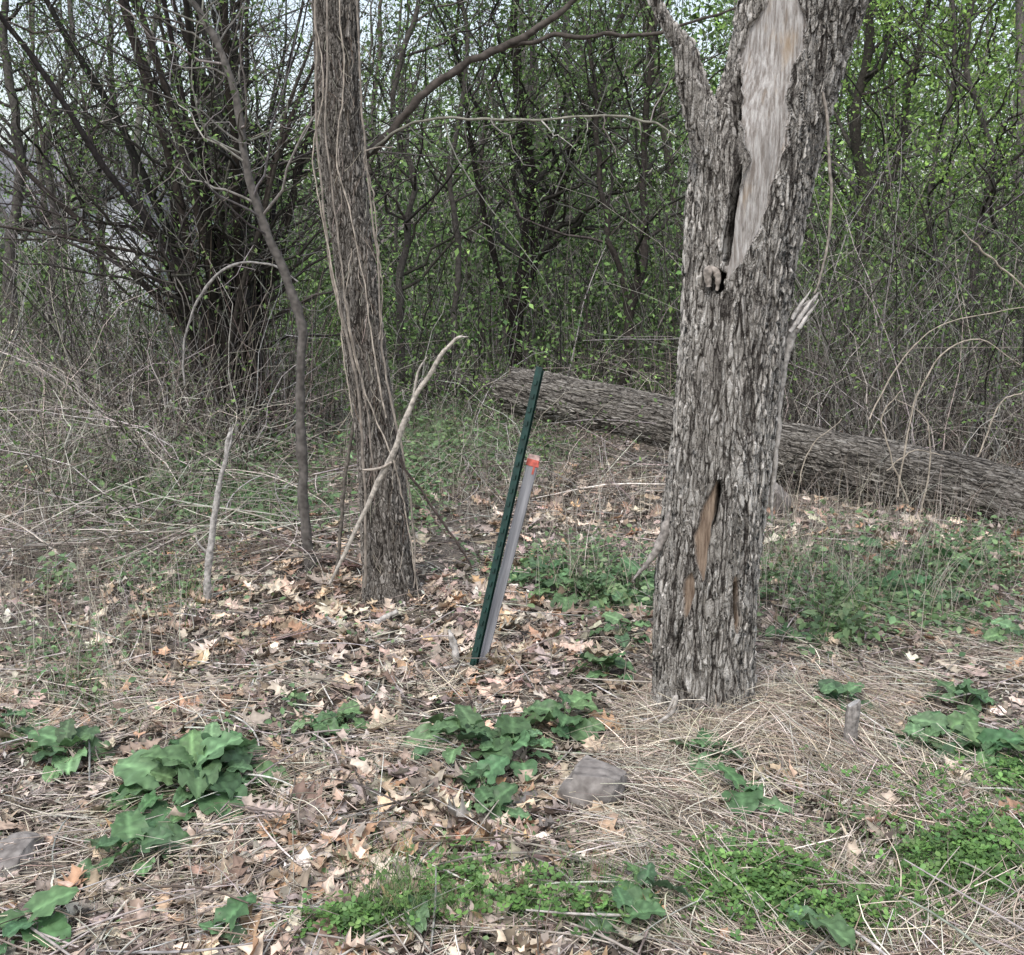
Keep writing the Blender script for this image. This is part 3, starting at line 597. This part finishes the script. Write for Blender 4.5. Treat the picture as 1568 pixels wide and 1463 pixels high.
def thicket(name,x0,x1,y0,y1,n_,hr,nleaf,lsz,lc,cc,rr=(.003,.009),arch=.5,kid=3,jit=.018):
    mb=MB();S=9;s=np.linspace(0,1,S);ys=rng.uniform(y0,y1,n_);xs=rng.uniform(x0,x1,n_)*ys
    h_=rng.uniform(*hr,n_)*(1+.3*np.sin(xs*2.1+ys));a=rng.uniform(0,6.28,n_);ar=rng.uniform(.1,1,n_)*arch*h_
    P=np.stack([xs[:,None]+(np.cos(a)*ar)[:,None]*s**1.8,ys[:,None]+(np.sin(a)*ar)[:,None]*s**1.8,gh(xs,ys)[:,None]-.02+h_[:,None]*(s-.35*(ar/h_)[:,None]*s**2.5)],-1)
    P[:,1:]+=np.cumsum(rng.normal(0,jit,(n_,S-1,3)),1)
    R=rng.uniform(*rr,n_)[:,None]*(1-.7*s);tubes(mb,P,R,pal(cc,n_,.25),4)
    c_,d_=kids(P,R,kid,(.2*hr[1]/2,.35*hr[1]),.6,.05,.6,6,.2,rmin=rr[0]*.5);tubes(mb,c_,d_,pal(cc,len(c_),.25),3)
    if nleaf: leaves(mb,np.array(c_),nleaf,lsz,lc,.09,1,.3)
    return mb.build(name,[M_twig,M_fol if y1<13 else M_far])
thicket('shrub_thicket',-.1,.58,11,24,1900,(1.,3.3),54000,.065,dull+fresh,darkb+grayb,(.004,.011),.6,3,.035)
thicket('shrub_thicket',-.58,-.1,14,28,800,(.6,2.3),32000,.08,fresh+dull,darkb+grayb,(.004,.011),.6,3,.035)
thicket('shrub_thicket',.2,.58,8.5,12,700,(.8,3.0),11000,.04,fresh,grayb+darkb,(.003,.008),.8,3,.03)
thicket('bare_shrub',-.56,-.2,8.5,12.5,290,(.8,2.7),2500,.035,fresh,grayb+darkb+[(.34,.32,.3)],(.004,.010),.7,5,.045)
bc=[(.44,.405,.355),(.54,.50,.445),(.30,.27,.235),(.15,.13,.11),(.07,.06,.052)]
thicket('bramble_thicket',-.56,-.24,7.4,12.0,760,(.4,1.4),3000,.038,fresh,bc,(.0025,.007),1.5,4,.045)
thicket('bramble_thicket',-.56,-.3,6.2,7.8,150,(.3,.9),500,.035,fresh,bc,(.002,.0055),1.6,4,.03)
thicket('bramble_thicket',.22,.56,7.8,10.5,680,(.5,1.5),1500,.035,fresh,[(.15,.135,.12),(.26,.24,.21),(.42,.385,.345),(.07,.06,.052)],(.002,.0055),1.5,4,.04)
thicket('bramble_thicket',-.22,.2,9.8,13,680,(.3,1.2),6000,.046,fresh,bc+darkb,(.002,.0055),1.4,4,.03)
thicket('bramble_thicket',-.08,.1,7.2,8.6,70,(.2,.7),400,.03,fresh,bc,(.0018,.004),1.4,4,.03)

mb=MB()
for keys,Y in (([(1375,760,5),(1385,690,5),(1400,620,4),(1440,545,4),(1500,520,3),(1560,560,2)],6.5),([(1390,770,5),(1365,700,4),(1350,640,4),(1380,600,3)],6.6),([(1410,780,5),(1425,700,4),(1415,640,3),(1370,610,2)],6.4),([(1500,700,4),(1530,620,4),(1568,600,3)],6.8),([(1330,640,4),(1375,560,4),(1440,500,3),(1568,470,2)],7.),([(1568,440,5),(1510,390,5),(1470,350,3)],6.),([(1360,720,4),(1400,690,3),(1450,700,2)],6.5),([(1215,800,4),(1235,700,3),(1290,640,2)],6.1)):
    stem(mb,keys,Y,(.40,.345,.28),26,5,.003,0,.6)
mb.build('arching_canes',[M_twig])

# ------------------------------------------------------------ fallen log
def log(name,pa,pb,ra,rb,nth=180,mats=None):
    pa,pb=np.array(pa),np.array(pb);Ln=np.linalg.norm(pb-pa);nz_=int(Ln/.010);zs=np.linspace(0,Ln,nz_);th=np.arange(nth)*2*math.pi/nth
    T,Zz=np.meshgrid(th,zs);Rr=np.interp(Zz,[0,Ln],[ra,rb])*(1+.05*np.sin(2*T+Zz*1.3)+.035*np.sin(3*T-Zz*2.1)+.03*np.sin(Zz*5+T)+.02*np.sin(Zz*11-2*T))
    Rr=Rr*(1-.25*np.exp(-Zz/.05)*(.5+.5*np.sin(3*T+1)))
    bow=.07*np.sin(Zz/Ln*math.pi)+.025*np.sin(Zz*2.3)
    V=np.stack([Rr*np.cos(T)+bow,Rr*np.sin(T)+bow*.5,Zz+ (Zz<.15)*.05*np.sin(4*T)*(1-Zz/.15)],-1);mb=MB()
    i,j=np.meshgrid(np.arange(nth),np.arange(nz_-1));a=(j*nth+i).ravel();b_=(j*nth+(i+1)%nth).ravel()
    mb.add(V,np.stack([a,b_,b_+nth,a+nth],-1),(.2,.2,.2))
    for e,k in ((0,0),(nz_-1,1)):
        ring=V[e];cen=ring.mean(0);c0=np.vstack([cen,ring*[.98,.98,1]+[0,0,(-.004 if k==0 else .004)]])
        q=np.arange(nth);f_=np.stack([np.zeros(nth,int),1+(q+1)%nth,1+q],-1)
        mb.add(c0,f_,(.30,.25,.2),1)
    ob=mb.build(name,[M_barkL,M_wood]);ob.location=pa
    ob.rotation_mode='QUATERNION';ob.rotation_quaternion=Vector(pb-pa).to_track_quat('Z','Y');return ob
pL=at(778,598,9.3);pR=at(1640,805,6.55);pL[2]=max(pL[2],.2)
log('fallen_log',pL,pR+(pR-pL)*.25,.195,.215)
log('fallen_log',at(655,592,12.2),at(780,612,11.2),.15,.16,90)

# ------------------------------------------------------------ metal T fence post
def plain(name,col,rough,spec=.5,nscale=40,amt=.3,metal=0,stretch=None,col2=None):
    m,nt,N,L=newmat(name);o=N.new('ShaderNodeOutputMaterial');p=N.new('ShaderNodeBsdfPrincipled');tc=N.new('ShaderNodeTexCoord')
    mp=N.new('ShaderNodeMapping');L.new(tc.outputs['Object'],mp.inputs[0]);mp.inputs['Scale'].default_value=stretch or (1,1,1)
    z=N.new('ShaderNodeTexNoise');z.inputs['Scale'].default_value=nscale;z.inputs['Detail'].default_value=5;L.new(mp.outputs[0],z.inputs[0])
    c2=col2 or tuple(x*.5 for x in col)
    L.new(mixc(nt,math_(nt,'MULTIPLY',math_(nt,'SUBTRACT',z.outputs['Fac'],.35),3.,clamp=True),c2,col),p.inputs['Base Color'])
    p.inputs['Roughness'].default_value=rough;p.inputs['Specular IOR Level'].default_value=spec;p.inputs['Metallic'].default_value=metal
    b=N.new('ShaderNodeBump');b.inputs['Strength'].default_value=.3;b.inputs['Distance'].default_value=.002;L.new(z.outputs['Fac'],b.inputs['Height']);L.new(b.outputs[0],p.inputs['Normal'])
    L.new(p.outputs[0],o.inputs[0]);return m
M_post=plain('green_post_paint',(.010,.045,.036),.5,.4,30,.3)
M_stake=plain('grey_weathered_lath',(.35,.35,.37),.7,.3,90,.3,0,(1,1,.05),(.20,.20,.215))
M_red=plain('red_flagging',(.70,.16,.12),.55,.4,60);M_pink=plain('pale_pink_cap',(.72,.50,.46),.6,.4,60)
def boxes(mb,lst,C=(.2,.2,.2),mi=0):
    for (x0,x1,y0,y1,z0,z1) in lst:
        V=np.array([[x,y,z] for z in (z0,z1) for (x,y) in ((x0,y0),(x1,y0),(x1,y1),(x0,y1))],float)
        mb.add(V,np.array([[0,3,2,1],[4,5,6,7],[0,1,5,4],[1,2,6,5],[2,3,7,6],[3,0,4,7]]),C,mi)
def orient(ob,pa,pb,roll=0):
    ob.location=pa;d=Vector(pb)-Vector(pa);z=d.normalized();y=Vector((math.sin(roll),math.cos(roll),0));x=y.cross(z).normalized();y=z.cross(x)
    ob.rotation_euler=Matrix((x,y,z)).transposed().to_euler()
pa=at(719,1040,4.06);pb=at(826,562,4.2);Ln=np.linalg.norm(pb-pa)
mb=MB();boxes(mb,[(-.014,.014,-.0015,.0015,-.3,Ln),(-.0018,.0018,.0017,.030,-.3,Ln),(-.007,.007,.0302,.034,-.3,Ln-.01)])
boxes(mb,[(-.006,.006,-.008,-.0017,z_,z_+.018) for z_ in np.arange(.06,Ln-.03,.053)])
ob=mb.build('metal_fence_post',[M_post],False);orient(ob,pa,pb,.5)
bv=ob.modifiers.new('bevel','BEVEL');bv.width=.0009;bv.segments=2
pa=at(731,1040,4.12);pb=at(819,697,4.21);Ln=np.linalg.norm(pb-pa);mb=MB()
Zs=np.linspace(-.2,Ln-.045,24);prof=np.array([(-1,-.35),(-.92,-1),(-.4,-1.12),(.4,-1.12),(.92,-1),(1,-.35),(1,.6),(.9,1),(-.9,1),(-1,.6)])
def loft(zs,hw,ht,mi):
    V=[];K=len(prof)
    for z_,a in zip(zs,hw): V+= [[p_[0]*a+.0006*math.sin(z_*40),p_[1]*ht,z_] for p_ in prof]
    n_=len(zs);i,j=np.meshgrid(np.arange(K),np.arange(n_-1));a=(j*K+i).ravel();b_=(j*K+(i+1)%K).ravel()
    mb.add(V,np.stack([a,b_,b_+K,a+K],-1),(.3,.3,.3),mi)
    mb.add(np.array(V[-K:]),np.arange(K)[None],(.3,.3,.3),mi)
loft(Zs,np.linspace(.0175,.0225,24),.009,0);loft([Ln-.0448,Ln-.04,Ln-.018],[.0240,.0245,.0245],.0108,1);loft([Ln-.0178,Ln-.01,Ln],[.0243,.0246,.022],.0105,2)
boxes(mb,[(.006,.014,-.0128,-.0121,Ln-.075,Ln-.02),(-.0248,.0265,-.0127,-.0116,Ln-.043,Ln-.034)],mi=1)
ob=mb.build('marker_stake',[M_stake,M_red,M_pink],False);orient(ob,pa,pb,.15)

mb=MB();g=gnd(1298,1172);r_=.022
zs=np.array([-.1,0,.03,.08,.12,.148,.156])*1.1;V=[];K=10
for z_ in zs:
    for k in range(K):
        a=k*2*math.pi/K;rad=r_*(1+.08*math.sin(3*a+1)+.05*math.sin(z_*60))*(1 if z_<.165 else .86);V.append([g[0]+rad*math.cos(a)+z_*.04,g[1]+rad*math.sin(a)*.8,g[2]+z_+ (.012*math.cos(a) if z_>.15 else 0)])
i,j=np.meshgrid(np.arange(K),np.arange(len(zs)-1));a=(j*K+i).ravel();b_=(j*K+(i+1)%K).ravel()
mb.add(V,np.stack([a,b_,b_+K,a+K],-1),(.24,.22,.205));mb.add(np.array(V[-K:]),np.arange(K)[None],(.38,.37,.36))
mb.build('wooden_stake',[M_wood],False)

M_rock=plain('rock',(.30,.275,.255),.9,.2,30,.3,0,None,(.14,.125,.115))
def rock(u,v,sx,sy,sz,seed):
    r=np.random.default_rng(seed);bpy.ops.mesh.primitive_ico_sphere_add(subdivisions=5,radius=1);ob=bpy.context.object;me=ob.data
    V=np.zeros(len(me.vertices)*3);me.vertices.foreach_get('co',V);V=V.reshape(-1,3)
    for _ in range(16):
        nn=nrm(r.normal(0,1,3));d_=r.uniform(.55,.85);k=V@nn;V=V-np.clip(k-d_,0,None)[:,None]*nn
    V=V+.02*np.sin(V@r.normal(0,9,(3,3))+1)
    V=V*np.array([sx,sy,sz]);me.vertices.foreach_set('co',V.ravel());me.update();me.materials.append(M_rock)
    g=gnd(u,v);ob.location=(g[0],g[1],g[2]+sz*.4);ob.name='rock';ob.rotation_euler=(0,.1,r.uniform(0,6))
rock(915,1228,.13,.11,.11,4);rock(1185,785,.12,.1,.16,6);rock(15,1330,.12,.1,.05,9);rock(800,1240,.08,.06,.03,2)

# ------------------------------------------------------------ distant house
H0=bpy.data.objects.new('house',None);sc.collection.objects.link(H0)
M_sid=plain('pale_siding',(.60,.62,.66),.8,.2,8,.2,0,(1,1,8),(.50,.52,.56));M_roof=plain('roof_shingle',(.22,.22,.24),.9,.2,6);M_win=plain('window_glass',(.03,.035,.045),.15,.6,3);M_trim=plain('white_trim',(.80,.80,.80),.6,.3,5,.1,0,None,(.72,.72,.72))
hx0,hx1,hy0,hy1=-19.5,-12.0,40,47;hz=3.4
mb=MB();boxes(mb,[(hx0,hx1,hy0,hy1,-.2,hz)]);mb.add([[hx1,hy0,hz],[hx1,hy1,hz],[hx1,(hy0+hy1)/2,hz+2.4],[hx0,hy0,hz],[hx0,hy1,hz],[hx0,(hy0+hy1)/2,hz+2.4]],np.array([[0,1,2],[3,5,4]]),(.5,.5,.5));mb.build('walls',[M_sid],False,H0)
mb=MB();ym=(hy0+hy1)/2;o=.4
for s_ in (-1,1):
    ye=ym+s_*((hy1-hy0)/2+o);ze=hz-.27
    V=[[hx0-o,ye,ze],[hx1+o,ye,ze],[hx1+o,ym,hz+2.45],[hx0-o,ym,hz+2.45]];V+= [[a,b_,c_+.15] for a,b_,c_ in V]
    mb.add(V,np.array([[0,1,2,3],[4,5,6,7],[0,1,5,4],[1,2,6,5],[2,3,7,6],[3,0,4,7]]),(.2,.2,.2))
mb.build('roof',[M_roof],False,H0)
mb=MB();mt=MB()
for x_ in (-18.3,-16.2,-13.2):
    boxes(mb,[(x_-.4,x_+.4,hy0-.03,hy0-.005,1.1,2.3)]);boxes(mt,[(x_-.5,x_-.4,hy0-.06,hy0-.004,1.,2.4),(x_+.4,x_+.5,hy0-.06,hy0-.004,1.,2.4),(x_-.4,x_+.4,hy0-.06,hy0-.004,2.3,2.4),(x_-.4,x_+.4,hy0-.06,hy0-.004,1.,1.1)])
mb.build('windows',[M_win],False,H0);mt.build('window_trim',[M_trim],False,H0)
mb=MB();boxes(mb,[(-15.2,-14.3,hy0-.05,hy0-.004,0,2.1)]);mb.build('door',[M_trim],False,H0)
H1=bpy.data.objects.new('garden_shed',None);sc.collection.objects.link(H1)
mb=MB();sx0,sx1,sy0,sy1=-6.9,-5.7,18,20;boxes(mb,[(sx0,sx1,sy0,sy1,-.1,2.2)]);mb.add([[sx0,sy0,2.2],[sx1,sy0,2.2],[(sx0+sx1)/2,sy0,2.8],[sx0,sy1,2.2],[sx1,sy1,2.2],[(sx0+sx1)/2,sy1,2.8]],np.array([[0,1,2],[3,5,4]]),(.5,.5,.5));mb.build('walls',[M_sid],False,H1)
mb=MB();xm_=(sx0+sx1)/2
for s_ in (-1,1):
    xe=xm_+s_*.75;V=[[xe,sy0-.15,2.06],[xe,sy1+.15,2.06],[xm_,sy1+.15,2.84],[xm_,sy0-.15,2.84]];V+=[[a,b_,c_+.08] for a,b_,c_ in V]
    mb.add(V,np.array([[0,1,2,3],[4,5,6,7],[0,1,5,4],[1,2,6,5],[2,3,7,6],[3,0,4,7]]),(.2,.2,.2))
mb.build('roof',[M_roof],False,H1)
mb=MB();boxes(mb,[(xm_-.35,xm_+.35,sy0-.04,sy0-.004,0,1.9)]);mb.build('door',[M_trim],False,H1)
